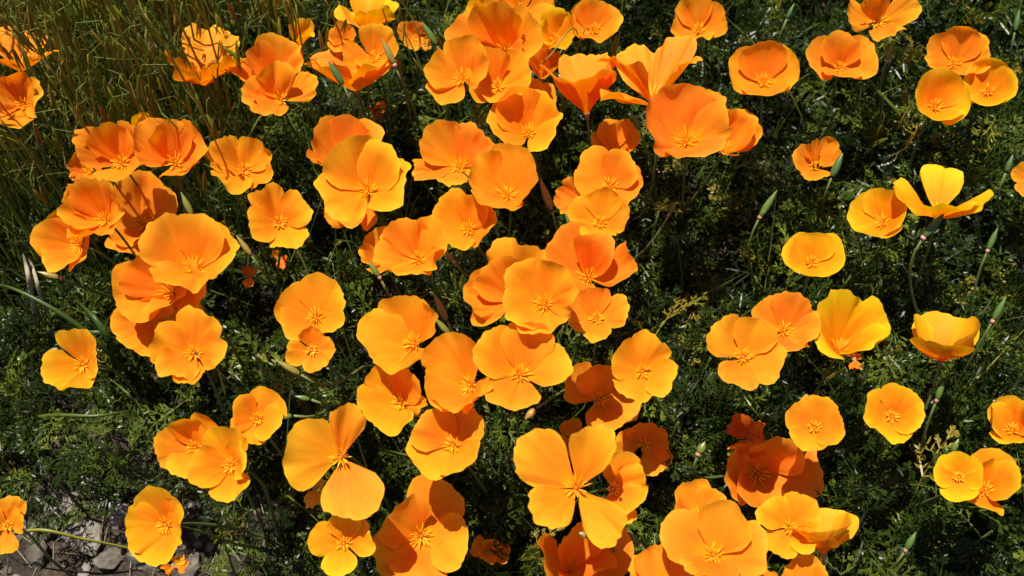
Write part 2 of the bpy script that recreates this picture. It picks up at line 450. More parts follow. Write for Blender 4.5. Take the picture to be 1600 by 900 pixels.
# centre pixel, height in cm, yellowness, petal tips (pixel, side, width), label, options
FL = [
 # --- among the oat grass
 (33, 112, 30, .1, [(6, 44, -1, .7), (56, 46, -1, .7), (76, 80, 1, .7), (-12, 92, 1, .8)], 'orange poppy cup with gaping back petals above the oat-shaded poppy', {}),
 (40, 165, 29, .15, [(20, 113), (-20, 145), (12, 196), (63, 150)], 'oat-shaded orange poppy right beneath the gaping cup in the oats', {}),
 (322, 130, 30, .1, [(270, 86, 1, .7), (312, 46, -1, .65), (352, 50, -1, .65), (358, 98, 1, .7), (300, 112, 1, .6)], 'orange poppy cup standing alone among the brown oat stems', {}),
 (192, 258, 31, .1, [(120, 222, 1, .75), (170, 192), (216, 205), (185, 280)], 'orange poppy with one petal split away, touching a yellow-backed neighbour', {}),
 (276, 258, 32, .15, [(218, 206), (262, 188), (312, 208), (285, 272)], 'upright orange poppy fan with a white straw lying across it', {}),
 (222, 236, 28, .9, [(238, 179), (205, 188), (255, 205)], 'yellow poppy petal showing between two orange cups in the oats', {'nst': 0}),
 (141, 268, 22, 0, [(114, 246), (118, 282), (152, 246)], 'small dim poppy hidden below the split-petal poppy', {'Lk': 1.25}),
 (381, 268, 31, .3, [(337, 224), (408, 220), (423, 272), (352, 292)], 'frilly flat orange poppy lying open at the edge of the oats', {'crumple': 1.5}),
 (227, 355, 21, 0, [(212, 272), (253, 285), (164, 356), (206, 398)], 'deeply shaded red-orange poppy behind the large left-hand bloom', {}),
 (432, 132, 29, .1, [(441, 52), (386, 84), (373, 122), (474, 92, 1, .7)], 'back poppy of the oat-striped orange pair', {}),
 (440, 158, 31, .1, [(380, 146), (424, 100), (494, 122, 1, .7), (406, 174)], 'front poppy of the oat-striped orange pair, its rim ragged', {'crumple': 1.4}),
 (558, 143, 28, .05, [(487, 97), (505, 74, -1), (575, 80, -1), (600, 100)], 'orange poppy funnel with a blue-green bud across its side', {}),
 (584, 94, 31, .3, [(538, 88), (590, 39), (616, 58), (578, 110)], 'pale orange poppy turned to the light above the funnel-shaped poppy', {}),
 (541, 64, 29, .3, [(514, 54), (536, 34), (521, 76), (556, 54)], 'small pale poppy squeezed behind the funnel-shaped poppy', {}),
 (573, 50, 28, .6, [(545, 12, -1), (578, -16, -1), (611, 2, -1), (592, 18)], 'yellow-orange poppy cup with a shaded front petal in the oats', {}),
 (468, 70, 25, .9, [(455, 40), (473, 27), (480, 56)], 'narrow yellow poppy remnant among oats behind the striped pair', {'nst': 0, 'crumple': 1.6}),
 (650, 60, 12, 0, [(624, 44), (652, 32), (677, 64), (640, 76)], 'low shaded poppy beside a pointed green bud', {}),
 # --- top cluster
 (816, 22, 28, .3, [(765, -4), (800, -38), (866, 12), (845, 32)], 'pale orange poppy behind the crowning bloom of the tall cluster', {}),
 (775, 26, 25, .5, [(727, 20), (752, 2), (776, -8), (770, 40)], 'shaded amber poppy with a yellow edge behind the tall cluster', {'nst': 0}),
 (792, 80, 31, .15, [(704, 56), (772, 8), (838, 38), (790, 98)], 'crowning broad poppy of the tall cluster, wider than its neighbours', {'bowl': .2}),
 (724, 126, 34, .3, [(664, 102), (730, 56), (757, 94), (680, 156, 1, .85)], 'bright poppy on the flank of the tall cluster, lowest petal spread', {}),
 (779, 139, 33, .35, [(826, 96), (757, 80), (736, 134), (785, 156)], 'poppy with reddish heart tucked in the fork of the tall cluster', {}),
 (868, 64, 29, .85, [(868, 14), (838, 48), (897, 48), (866, 76)], 'lemon yellow poppy with a dark stem lying over it', {'nst': 10}),
 (928, 50, 30, .2, [(892, 22), (925, -3), (968, 24), (933, 62)], 'round orange poppy beside the lemon yellow poppy', {'wide': 1.2}),
 (846, 122, 25, .1, [(824, 86), (850, 71), (873, 96), (846, 90)], 'brownish backlit poppy seen from outside below the lemon one', {'nst': 0}),
 (832, 168, 26, .3, [(800, 136), (832, 125), (867, 144)], 'shadowed poppy back showing over the rim of a clean bowl', {'nst': 0}),
 (826, 212, 31, .45, [(767, 196), (797, 146), (860, 150), (874, 208)], 'clean yellow-orange bowl poppy with one half of its back in shade', {'wide': 1.15}),
 (917, 178, 32, .05, [(854, 110, 1, .7), (912, 74, -1, .75), (956, 100, 1, .6), (916, 124, 1, .9)], 'orange poppy seen from the side as a funnel on its stem', {'nst': 0, 'bowl': .15}),
 (1020, 164, 33, .05, [(988, 70, -1, .6), (1062, 60, -1, .6), (952, 148, 1, .5), (955, 95, 1, .55), (1076, 98, 1, .5)], 'tall torn orange poppy with petals folded like a fan', {'bowl': .1}),
 (1072, 226, 34, .0, [(1012, 182), (1066, 131), (1130, 158), (1092, 246)], 'deep orange goblet poppy with a glowing heart beneath the torn one', {}),
 (1130, 238, 26, .15, [(1138, 171), (1184, 190), (1168, 218), (1118, 222)], 'small poppy half hidden behind the deep orange goblet', {}),
 (1192, 132, 31, .2, [(1142, 98), (1190, 67), (1246, 94), (1196, 151)], 'smooth orange bowl poppy standing alone beside the goblet', {'wide': 1.2, 'crumple': .7}),
 (1092, 50, 31, .25, [(1049, 28), (1080, -4), (1134, 22), (1096, 62)], 'open orange poppy with one small side petal above dark foliage', {}),
 (1370, 37, 30, .15, [(1324, 18, 1, .7), (1366, -14, 1, .7), (1429, 8, 1, .75), (1394, 60, 1, .8)], 'starry orange poppy with four narrow separated petals', {}),
 (1311, 109, 30, .1, [(1267, 84), (1316, 53), (1365, 82), (1316, 124)], 'wide orange bowl poppy under the starry poppy', {'wide': 1.2, 'crumple': .8}),
 (1489, 103, 30, .15, [(1454, 64), (1512, 46), (1544, 80), (1453, 98, 1, .6), (1500, 115)], 'orange poppy above a pair of yellow-rimmed cups', {}),
 (1459, 170, 31, .7, [(1434, 135), (1480, 112), (1513, 155), (1466, 188)], 'yellow-rimmed poppy cup with a deep orange throat and tiny beetle', {'wide': 1.3, 'bowl': .55, 'crumple': .7}),
 (1543, 145, 30, .85, [(1504, 122), (1552, 94), (1584, 130), (1543, 166)], 'pale yellow poppy cup touching the deep-throated cup', {'wide': 1.3, 'bowl': .5, 'crumple': .7}),
 (1273, 263, 22, .2, [(1244, 243), (1270, 217, 1, .5), (1307, 226, 1, .8), (1274, 281)], 'small broken orange poppy with a blue-green bud beside it', {}),
 (1612, 282, 24, .1, [(1586, 264), (1597, 304), (1622, 250), (1636, 296)], 'orange poppy cut by the edge beside a blue-green bud', {}),
 # --- right side
 (1379, 350, 30, .7, [(1333, 316), (1386, 293), (1414, 334), (1370, 371)], 'yellow-rimmed orange cup poppy next to the winged yellow poppy', {'wide': 1.3, 'bowl': .5, 'crumple': .7}),
 (1464, 340, 31, .9, [(1399, 293, 1, .8), (1475, 257, -1, .75), (1541, 316, 1, .75), (1496, 326)], 'winged yellow poppy with three long petals above a green bud', {'bowl': .1}),
 (1267, 413, 30, .75, [(1230, 382), (1274, 359), (1316, 394), (1262, 430)], 'neat round yellow-rimmed poppy on a straight stem', {'wide': 1.35, 'bowl': .5, 'crumple': .5}),
 (1224, 520, 34, .05, [(1186, 473), (1246, 457), (1279, 512), (1226, 544)], 'orange poppy overlapped by its open neighbour and beside yellow cup', {}),
 (1160, 560, 36, .2, [(1117, 508), (1190, 500), (1222, 572), (1150, 603)], 'flat open orange poppy overlapping its neighbour beside the yellow cup', {}),
 (1308, 552, 31, .95, [(1312, 458, 1, .75), (1383, 488, 1, .65), (1364, 538), (1274, 528)], 'tall clear yellow poppy cup with one upright petal', {'bowl': .1}),
 (1469, 562, 31, .65, [(1432, 508), (1478, 486, -1), (1519, 518), (1474, 541)], 'closed tulip-shaped poppy cup with orange inside', {'wide': 1.3, 'bowl': 1.0, 'nst': 8, 'crumple': .6}),
 (1273, 670, 30, .4, [(1234, 642), (1287, 618), (1316, 670), (1260, 702)], 'open poppy with a red heart beside a thin arching stem', {'wide': 1.2, 'bowl': .3}),
 (1392, 652, 30, .75, [(1353, 628), (1418, 604), (1440, 656), (1390, 687)], 'flat yellow-edged poppy with an orange star of stamens', {'wide': 1.2, 'bowl': .3}),
 (1582, 676, 28, .7, [(1551, 652), (1574, 620), (1606, 640), (1588, 690)], 'half closed yellow poppy beside the stiff slanting blades', {'wide': 1.3, 'bowl': .6}),
 (1498, 747, 32, .9, [(1463, 732), (1502, 706), (1535, 734), (1500, 783)], 'yellow poppy cup overlapping an orange cup, smaller of the two', {'wide': 1.35, 'bowl': .5, 'crumple': .6}),
 (1538, 768, 29, .5, [(1560, 706), (1590, 750), (1524, 789), (1531, 728)], 'orange cup poppy leaning out behind the smaller yellow cup', {'wide': 1.25, 'bowl': .3}),
 # --- lower right cluster
 (1180, 738, 17, 0, [(1230, 694), (1283, 742), (1196, 798), (1134, 748)], 'red-orange poppy lying mostly in shadow with a dark heart', {'Lk': 1.06}),
 (1235, 826, 31, .5, [(1196, 786), (1262, 774), (1276, 848), (1208, 866)], 'flat yellow-orange poppy whose petals part below, next to furled cup', {'bowl': .1}),
 (1287, 864, 30, .45, [(1303, 791, -1), (1328, 822), (1288, 832), (1262, 838)], 'furled orange cup poppy leaning against the flat yellow-orange one', {'wide': 1.2, 'bowl': .4, 'nst': 0}),
 (1258, 918, 29, .2, [(1227, 892), (1262, 870), (1295, 898), (1258, 950)], 'orange poppy rim peeping up below the furled cup', {}),
 (1190, 922, 28, .1, [(1163, 908), (1190, 887), (1216, 908), (1190, 950)], 'orange petal edge below the great ruffled poppy', {}),
 (1114, 870, 34, .1, [(1041, 822), (1142, 795), (1196, 855), (1110, 910), (1078, 892, 1, .6)], 'great ruffled orange poppy fronting the lower cluster', {'bowl': .2}),
 (1088, 808, 31, .25, [(1076, 753), (1130, 768), (1058, 800), (1096, 840)], 'orange poppy rising behind the great ruffled poppy', {}),
 (1034, 912, 31, .1, [(984, 888), (1004, 862), (1060, 860), (1082, 892)], 'orange poppy with two rounded lobes beside the great ruffled poppy', {'nst': 0}),
 (902, 764, 35, .35, [(814, 694, 1, .82), (936, 674, 1, .62), (838, 806, 1, .7), (960, 838, 1, .58)], 'large pinwheel poppy with four wide-apart petals', {'bowl': .1, 'Lk': 1.06}),
 (955, 764, 32, .4, [(976, 706), (1013, 744), (998, 790), (968, 824)], 'poppy overlapped by the pinwheel poppy, a dark beetle on it', {}),
 (888, 894, 25, 0, [(846, 882), (896, 822), (976, 838), (936, 905)], 'shadowed brown-red poppy beneath the pinwheel poppy', {'nst': 8}),
 (934, 626, 21, 0, [(888, 584), (932, 572), (1002, 626), (954, 674)], 'shadowed red poppy laced over by dark leaf threads', {}),
 (1006, 694, 20.5, 0, [(962, 690), (1000, 662), (1045, 694), (1034, 736)], 'dim reddish poppy low under leaves behind pinwheel poppy', {}),
 (898, 690, 15, 0, [(888, 656), (872, 702), (914, 722)], 'dim reddish petals low under the leaf-laced poppy', {'nst': 0}),
 (960, 240, 20, 0, [(923, 222), (954, 188), (990, 200), (970, 238)], 'dark shaded poppy with upright petals under the side-on funnel', {'nst': 6}),
 # --- centre
 (541, 258, 29, .05, [(490, 204), (548, 177), (590, 206), (484, 246, 1, .35)], 'striped orange fan poppy rising behind a large bowl', {}),
 (576, 300, 33, .35, [(536, 226), (606, 226), (632, 288), (504, 318)], 'large bright bowl poppy in front of the striped fan', {'wide': 1.15, 'bowl': .35}),
 (562, 312, 26, 0, [(510, 334), (542, 357), (586, 340)], 'shaded orange petals hanging beneath the large bright bowl', {'nst': 0}),
 (719, 264, 30, .1, [(678, 200), (746, 198), (774, 240), (644, 266, 1, .5), (702, 287, 1, .6)], 'deep orange poppy with one rolled side petal', {'crumple': 1.3}),
 (794, 309, 33, .25, [(740, 258), (810, 228), (838, 276), (762, 322)], 'pale orange poppy covering the edge of the rolled-petal one', {}),
 (734, 362, 31, .3, [(684, 314), (746, 300), (767, 358), (694, 382)], 'orange poppy with one petal stretched towards its ribbed neighbour', {}),
 (655, 408, 32, .3, [(622, 344), (684, 354), (588, 396), (634, 432), (682, 400, 1, .6)], 'ribbed orange poppy with scalloped rim over a dark bud', {'crumple': 1.3}),
 (602, 412, 28, .3, [(562, 392, 1, .7), (594, 358), (588, 424, 1, .7)], 'curled poppy petals sticking out behind the ribbed poppy', {'nst': 0}),
 (954, 293, 31, .2, [(906, 252), (984, 242), (1000, 288), (903, 300)], 'broad orange poppy behind the small frilled one', {'wide': 1.2}),
 (938, 351, 34, .35, [(892, 322), (944, 296), (980, 330), (930, 374)], 'small frilled poppy in front of the broad orange one', {'crumple': 1.3}),
 (914, 318, 27, 0, [(867, 306, 1, .7), (887, 278, 1, .7), (880, 334, 1, .7)], 'orange petals jutting from behind the broad and frilled pair', {'nst': 0}),
 (437, 350, 31, .45, [(412, 292, 1, .8), (482, 312), (389, 352), (460, 388)], 'flat four-petalled poppy with parted petals near the oats', {'bowl': .1}),
 (495, 498, 32, .35, [(438, 462), (510, 434), (538, 492), (452, 524)], 'round bowl poppy with a small poppy at its foot', {'wide': 1.2, 'bowl': .4}),
 (487, 547, 34, .3, [(488, 513), (451, 555), (519, 542), (496, 579)], 'small poppy at the foot of the round bowl', {'Lk': 1.2}),
 (650, 540, 33, .4, [(626, 458), (565, 524), (612, 574), (674, 484, 1, .45)], 'big pale orange bowl poppy with one folded side petal', {'wide': 1.15, 'bowl': .35}),
 (628, 632, 31, .35, [(582, 578), (646, 582), (564, 636), (604, 673), (661, 628, 1, .5)], 'poppy with a red heart below the big folded-petal bowl', {}),
 (710, 697, 33, .35, [(660, 650), (738, 636), (648, 728), (728, 730)], 'round shell-like poppy with a notch in its lower rim', {'wide': 1.2, 'bowl': .35}),
 (738, 604, 35, .3, [(692, 528), (663, 602), (690, 636), (752, 624, 1, .7)], 'orange poppy with thick yellow stamens overlapped by the cross-shaped one', {}),
 (812, 588, 36, .3, [(752, 530), (834, 503), (886, 566, 1, .75), (794, 639)], 'cross-shaped poppy with an upright back petal in cast shade', {'bowl': .15}),
 (852, 478, 38, .3, [(806, 414), (880, 414), (796, 486), (846, 520), (898, 466, 1, .6)], 'topmost round poppy of the central knot with visible stamens', {}),
 (808, 470, 33, .2, [(806, 377), (762, 404), (730, 456, 1, .8), (730, 482, 1, .6)], 'crumpled poppy spilling out behind the topmost round poppy', {'nst': 0, 'crumple': 1.4}),
 (920, 437, 31, 0, [(878, 356), (936, 368), (988, 406, 1, .7), (884, 452)], 'deep orange poppy with a bright yellow heart and shaded petals', {}),
 (932, 500, 34, .2, [(888, 488), (924, 446), (982, 482), (924, 528)], 'poppy below the bright-hearted one, half its petals shaded', {}),
 (1003, 582, 32, .35, [(962, 552), (1024, 520), (1054, 596), (984, 622)], 'square-set orange poppy alone on a leafy stem', {'root': (1095, 775)}),
 # --- left and lower left
 (168, 346, 32, .3, [(97, 318), (126, 286), (178, 300), (134, 370)], 'crumpled orange poppy overlapping its flatter neighbour', {'crumple': 1.6}),
 (126, 384, 30, .3, [(62, 368), (92, 331), (80, 413), (132, 402)], 'orange poppy tucked under the crumpled one, stamens showing', {}),
 (305, 422, 35, .15, [(232, 362), (322, 338), (366, 381), (264, 444)], 'largest fan-shaped poppy of the stacked trio', {'bowl': .3}),
 (272, 458, 32, .1, [(204, 406), (181, 460), (314, 444), (262, 480)], 'orange poppy between the largest fan and the poppy beneath', {}),
 (254, 502, 29, .2, [(182, 510), (206, 549), (298, 464), (226, 462)], 'two-lobed poppy half covered by a stamen-filled bloom', {'nst': 6}),
 (304, 554, 34, .35, [(240, 528), (318, 485), (348, 540), (264, 586), (294, 594, 1, .6)], 'stamen-filled orange poppy lying over the two-lobed one', {}),
 (133, 570, 31, .55, [(116, 515), (72, 582), (110, 607), (154, 570, 1, .7)], 'yellow-orange poppy alone over green blades', {'bowl': .3}),
 (308, 700, 31, .35, [(243, 700), (292, 655), (328, 662), (282, 746)], 'orange poppy behind a brighter overlapping bloom near bare soil', {}),
 (365, 728, 34, .55, [(350, 667), (297, 732), (356, 780), (385, 712)], 'brighter yellow-orange bloom overlapping its neighbour near bare soil', {'bowl': .3}),
 (402, 655, 31, .45, [(363, 640), (428, 615), (434, 664), (378, 690)], 'small squarish orange poppy beside a green bud', {'wide': 1.4, 'bowl': .4}),
 (262, 820, 26, .6, [(240, 769), (196, 826), (232, 874), (284, 806)], 'yellow-orange poppy standing over the pale stones', {'wide': 1.2, 'bowl': .35, 'root': (470, 880)}),
 (14, 822, 27, .25, [(20, 778), (34, 808), (0, 866), (-28, 812)], 'orange poppy at the stony edge, only one side showing', {}),
 (534, 714, 36, .35, [(449, 698, 1, 1.25), (545, 632, 1, .6), (558, 806, 1, 1.1)], 'huge three-petalled poppy with a pleated skirt-like petal', {'bowl': .0, 'Lk': 1.06, 'flat': .6}),
 (538, 850, 31, .6, [(484, 838), (538, 800), (582, 836), (528, 899)], 'flat yellow poppy under the skirt-like petal, red stamens', {'bowl': .15}),
 (658, 838, 22, .2, [(694, 755), (612, 794), (592, 878), (648, 915), (732, 852)], 'wide poppy partly in shadow with star-like stamens', {'bowl': .15}),
 (764, 862, 16, 0, [(738, 850), (770, 842), (796, 866), (758, 876)], 'dim red petal low between the shadowed poppies', {'nst': 0}),
]
for (cx, cy, h, yel, tips, label, kw) in FL:
    poppy(cx, cy, h, yel, tips, label, group='poppies in bloom', **kw)

WITHERED = [
 (1170, 686, 20, .6, [(1148, 656), (1196, 672), (1158, 712), (1188, 704)], 'crumpled withered yellow poppy by the wholly shaded bloom'),
 (390, 432, 16, .2, [(384, 418), (398, 424), (388, 446)], 'shrivelled dark red poppy near the flat four-petalled poppy'),
 (436, 404, 14, .2, [(428, 394), (448, 408), (438, 418)], 'shrivelled red-brown petals under the flat four-petalled poppy'),
 (591, 178, 17, .9, [(584, 168), (600, 162), (588, 188)], 'fluffy yellow withered poppy head above the striped fan'),
 (1336, 560, 18, .1, [(1328, 548), (1342, 552), (1336, 576)], 'small dried red petal under the clear yellow cup'),
 (272, 884, 5, .3, [(258, 894), (282, 872), (290, 886)], 'fallen orange petals drying on the stony soil'),
 (492, 762, 17, .0, [(482, 750), (500, 752), (490, 788)], 'withered red and pink poppy under the huge three-petalled bloom'),
]
for (cx, cy, h, yel, tips, label) in WITHERED:
    poppy(cx, cy, h, yel, tips, label, group='withered poppies', name='withered_poppy', mat=M_WITHER, nst=0, crumple=3.0, Lk=1.3)
# ------------------------------------------------------------------ buds on their stems
_bud_cache = {}
def bud_mesh(pink):
    prof = [(0.0, .22), (.06, .34), (.2, .46), (.4, .5), (.6, .42), (.8, .24), (.93, .1), (1.0, .02)]
    V, F3, F4 = tube([np.array([0, 0, t]) for t, r in prof], [r * .52 for t, r in prof], 8)
    return V, F3, F4
def bud(tip, base, h, root, label, tint=.4, fat=1.0, pink=True):
    """bud from its collar (base pixel) to its point (tip pixel); root pixel on the ground"""
    z = h / 100.0
    B = at(base[0], base[1], z)
    mpp = np.dot(B - CAM, FWD) / FPX
    dv = nrm(RGT * (tip[0] - base[0]) - UPV * (tip[1] - base[1]))
    L = max(math.hypot(tip[0] - base[0], tip[1] - base[1]) * mpp, 0.012) * 1.1
    d = nrm(dv + np.array([0, 0, .35]) * (1 if tip[1] < base[1] else .6))
    R0 = at(root[0], root[1], 0.0); R0[2] = float(gz(R0[0], R0[1])) - 0.004
    e = thing('poppy_bud', R0, label, 'bud', 'poppy buds')
    u, v = frame_of(d)
    V, F3, F4 = bud_mesh(pink)
    wid = max(0.0065, L * 0.27) * fat
    W3 = [B + d * p[2] * L + (u * p[0] + v * p[1]) * wid * 1.9 for p in V]
    mb = MB(); mb.add(W3, F3, F4, tint); obj('bud_cap', mb.mesh('bud_cap', R0), M_BUD, e)
    if pink:
        r = wid * .36
        V, F3, F4 = tube([B - d * .0032, B - d * .0022, B - d * .0008, B + d * .0006], [r * .6, r * .86, r * .88, r * .7], 9)
        mb = MB(); mb.add(V, F3, F4, RNG.uniform(.2, .9)); obj('collar', mb.mesh('collar', R0), M_PINK, e)
    E = B - d * 0.002
    back = -d * 0.05 + np.array([0, 0, -.03])
    pts = bez(R0, R0 + np.array([0, 0, z * .5]), E + back, E, 14)
    mb = MB(); V, F3, F4 = tube(pts, np.linspace(.0021, .0012, 14), 6); mb.add(V, F3, F4, RNG.uniform(.35, .9))
    obj('stem', mb.mesh('stem', R0), M_STEM, e)
    return e
BUDS = [
 ((62, 430), (93, 434), 27, (220, 520), 'pinkish poppy bud lying sideways beside dry straw', .8, 1, True),
 ((822, 655), (836, 640), 22, (900, 640), 'round amber poppy bud seen end-on in feathery leaves', .95, 1.3, False),
 ((683, 388), (708, 408), 27, (800, 470), 'olive bud between the ribbed poppy and the crumpled one', .7, 1, True),
 ((576, 412), (592, 432), 31, (610, 560), 'green bud pressed against the ribbed poppy', .5, 1, True),
 ((841, 283), (862, 328), 24, (880, 480), 'brown slender bud hanging beside the jutting petals', .85, .9, False),
 ((880, 334), (896, 364), 29, (905, 520), 'pale green bud between frilled poppy and bright-hearted poppy', .4, .8, True),
 ((1241, 8), (1230, 28), 24, (1210, 170), 'blue-green bud above the wide bowl under the starry poppy', .2, .8, False),
 ((1590, 18), (1586, 48), 26, (1576, 230), 'dark green bud above the pale yellow cup', .3, 1, False),
 ((1396, 66), (1386, 94), 28, (1372, 260), 'green bud with pink collar under the starry poppy', .5, 1, True),
 ((1316, 243), (1300, 276), 24, (1290, 400), 'plump blue-green bud beside the small broken poppy', .15, 1.2, False),
 ((1214, 302), (1188, 338), 26, (1180, 520), 'green bud with white tip leaning over dark foliage', .45, .9, True),
 ((1581, 244), (1572, 268), 25, (1560, 420), 'blue-green bud beside the poppy cut by the edge', .15, 1, False),
 ((1474, 338), (1444, 370), 31, (1430, 610), 'large blue-green bud below the winged yellow poppy', .1, 1.15, True),
 ((1557, 358), (1544, 390), 28, (1480, 640), 'ribbed green bud with pink collar on a slanting stem', .35, 1, True),
 ((1570, 466), (1552, 500), 27, (1440, 690), 'purple-green bud beside the tulip-shaped cup', .3, 1, True),
 ((1473, 595), (1464, 624), 28, (1400, 800), 'green bud with pale collar above the smaller yellow cup', .4, 1, True),
 ((1430, 832), (1416, 858), 22, (1330, 890), 'pink-collared bud lying on a side stem over low leaves', .35, 1.1, True),
 ((976, 832), (998, 850), 27, (1090, 900), 'green bud with pink base between pinwheel and ruffled poppies', .45, 1, True),
 ((902, 835), (924, 838), 32, (930, 950), 'pinkish white bud on the shadowed brown-red poppy', .75, 1, True),
 ((658, 40), (682, 70), 29, (720, 210), 'pointed green bud beside the low shaded poppy', .35, 1, False),
 ((512, 100), (536, 132), 33, (545, 330), 'blue-green bud across the side of the funnel poppy', .12, 1, False),
 ((596, 66), (616, 100), 33, (660, 260), 'brown-green bud clasping the pale poppy in the oats', .75, 1, True),
 ((982, 178), (1000, 204), 29, (1010, 380), 'bright green bud between the funnel and the goblet', .45, 1, False),
 ((676, 462), (698, 500), 25, (730, 610), 'brownish bud behind the big folded-petal bowl', .8, 1, False),
 ((678, 500), (702, 522), 30, (730, 660), 'striped green and red bud beside the folded side petal', .6, 1, True),
 ((432, 568), (468, 584), 29, (590, 600), 'orange-tipped bud under the small poppy at the bowl', .75, 1, False),
 ((430, 654), (456, 650), 28, (520, 660), 'green bud beside the small squarish poppy', .45, 1, False),
 ((462, 622), (484, 624), 22, (560, 640), 'dim green bud lying in shade by the squarish poppy', .4, .9, False),
 ((1056, 320), (1046, 334), 27, (960, 470), 'round-collared bud on a stem over feathery leaves', .5, .9, True),
 ((1497, 686), (1488, 706), 27, (1470, 860), 'small green bud poking up behind the smaller yellow cup', .5, 1, False),
 ((370, 372), (392, 398), 27, (450, 470), 'olive brown bud beside the largest fan-shaped poppy', .8, 1, False),
 ((284, 304), (300, 336), 31, (330, 480), 'fat yellow-green bud above the largest fan-shaped poppy', .6, 1.05, False),
 ((1100, 694), (1092, 708), 25, (1180, 760), 'pink petal-less poppy head with yellow threads', .6, 1.35, True),
]
for b in BUDS:
    bud(*b)

# ------------------------------------------------------------------ feathery poppy leaves
def leaf_variant(seed):
    r = np.random.default_rng(seed)
    V = []; F3 = []; F4 = []
    def seg(p, d, l, w):
        """narrow leaf thread: pointed strip with a shallow keel"""
        d = nrm(d); s = nrm(np.cross(d, np.array([0, 0, 1.0]) + 0.5 * r.standard_normal(3)))
        b = len(V)
        V.extend([p - s * w * .35, p + s * w * .35, p + d * l * .55 - s * w * .5, p + d * l * .55 + s * w * .5, p + d * l])
        F4.append((b, b + 1, b + 3, b + 2)); F3.append((b + 2, b + 3, b + 4))
        return p + d * l
    def rot(d, a):
        c, s = math.cos(a), math.sin(a)
        return np.array([d[0] * c - d[1] * s, d[0] * s + d[1] * c, d[2]])
    lw = r.uniform(.024, .034)
    # rachis bending over
    n = 6; pts = [np.zeros(3)]; d = np.array([1, 0, .55])
    for i in range(n):
        d = nrm(d + np.array([0, r.normal() * .06, -.15])); pts.append(pts[-1] + d / n)
    for i in range(n): seg(pts[i], pts[i + 1] - pts[i], 1.05 / n, lw * 1.1)
    for i in range(2, n + 1):
        t = i / n
        fw = nrm(pts[i] - pts[i - 1])
        for sgn in ((-1, 1) if i < n else (-.45, .45, 0)):
            ang = sgn * r.uniform(.75, 1.05)
            pd = rot(fw, ang); pd = nrm(pd + np.array([0, 0, r.normal() * .22]))
            pl = (.44 - .26 * t) * r.uniform(.8, 1.2)
            e1 = pts[i] + pd * pl
            seg(pts[i], pd, pl, lw)
            for q in (.35, .7):
                for s2 in (-1, 1):
                    ld = rot(pd, s2 * r.uniform(.6, .95)); ld = nrm(ld + np.array([0, 0, r.normal() * .3]))
                    l2 = pl * r.uniform(.38, .55) * (1.15 - q * .5)
                    p2 = pts[i] + pd * pl * q
                    e2 = seg(p2, ld, l2, lw)
                    if r.random() < .6:
                        seg(p2 + ld * l2 * .5, rot(ld, s2 * -.7), l2 * .55, lw * .9)
            for s2 in (-.5, .5): seg(e1 - pd * pl * .12, rot(pd, s2), pl * .32, lw)
    return np.array(V), np.array(F3), np.array(F4)
LEAVES = [leaf_variant(100 + i) for i in range(9)]

def canopy(x, y):
    """height of the green mat at a place on the ground"""
    base = 0.125 + 0.045 * np.clip((x - 0.05) / 0.35, -1, 1) + 0.030 * wob(x, y, 17.0, 2.2) + 0.022 * wob(x, y, 41.0, 0.9)
    base = np.maximum(base, 0.055)
    # bare stony corner
    d = np.hypot((x + 0.44) / 0.15, (y - 0.425) / 0.072)
    base = base * np.clip((d - 0.75) / 0.9, 0.0, 1)
    return np.clip(base, 0, .24)

def rot_mats(az, pitch, roll):
    ca, sa = np.cos(az), np.sin(az); cp, sp = np.cos(pitch), np.sin(pitch); cr, sr = np.cos(roll), np.sin(roll)
    X = np.stack([ca * cp, sa * cp, sp], -1)
    Y0 = np.stack([-sa, ca, np.zeros_like(ca)], -1); Z0 = np.cross(X, Y0)
    Y = Y0 * cr[:, None] + Z0 * sr[:, None]; Z = np.cross(X, Y)
    return X, Y, Z

def keep_clear(P, rad=0.9, reach=0.13):
    """leaf positions not inside a flower cup or in the space it opens into"""
    ok = np.ones(len(P), bool)
    for C, ax, L in FLOWER_CAPS:
        q = P - C
        t = q @ ax
        dist = np.linalg.norm(q - np.outer(t, ax), axis=1)
        rc = reach if C[2] > 0.23 else reach * 0.4      # low blooms have leaves hanging over them
        ok &= ~((t > -0.015) & (t < rc) & (dist < L * rad))
    return ok

def in_frame_xy(n, m=0.08):
    """random ground points in the area the picture covers, with a margin"""
    y = RNG.uniform(0.30, 1.42, n * 2)
    half = (0.55 + 0.21 * (y - 0.4)) + m
    x = RNG.uniform(-1, 1, n * 2) * 0.86
    k = np.abs(x) < half
    return x[k][:n], y[k][:n]
n_in, n_out = 6600, 2400
x1, y1 = in_frame_xy(n_in)
x2 = RNG.uniform(-1.35, 1.35, n_out); y2 = RNG.uniform(-.1, 2.3, n_out)
o2 = (np.abs(x2) > 0.6 + 0.2 * (y2 - 0.4)) | (y2 > 1.38) | (y2 < .34)
LX = np.concatenate([x1, x2[o2]]); LY = np.concatenate([y1, y2[o2]])
H = canopy(LX, LY)
keepd = RNG.random(len(LX)) < np.clip((H - .012) / 0.07, 0, 1)
LX, LY, H = LX[keepd], LY[keepd], H[keepd]
LZ = H * (1 - 0.85 * RNG.random(len(H)) ** 1.5)
P = np.stack([LX, LY, LZ], -1)
AZ = RNG.uniform(0, 2 * math.pi, len(P))
SZ = RNG.uniform(0.040, 0.078, len(P)) * (0.7 + 0.3 * np.clip(H / 0.12, 0, 1))
mid = P + np.stack([np.cos(AZ), np.sin(AZ), 0.3 * np.ones_like(AZ)], -1) * SZ[:, None] * .5
k = keep_clear(mid) & keep_clear(P)
P, AZ, SZ = P[k], AZ[k], SZ[k]
N = len(P)
PT = RNG.normal(0.35, .5, N); RO = RNG.normal(0, .8, N)
X, Y, Z = rot_mats(AZ, PT, RO)
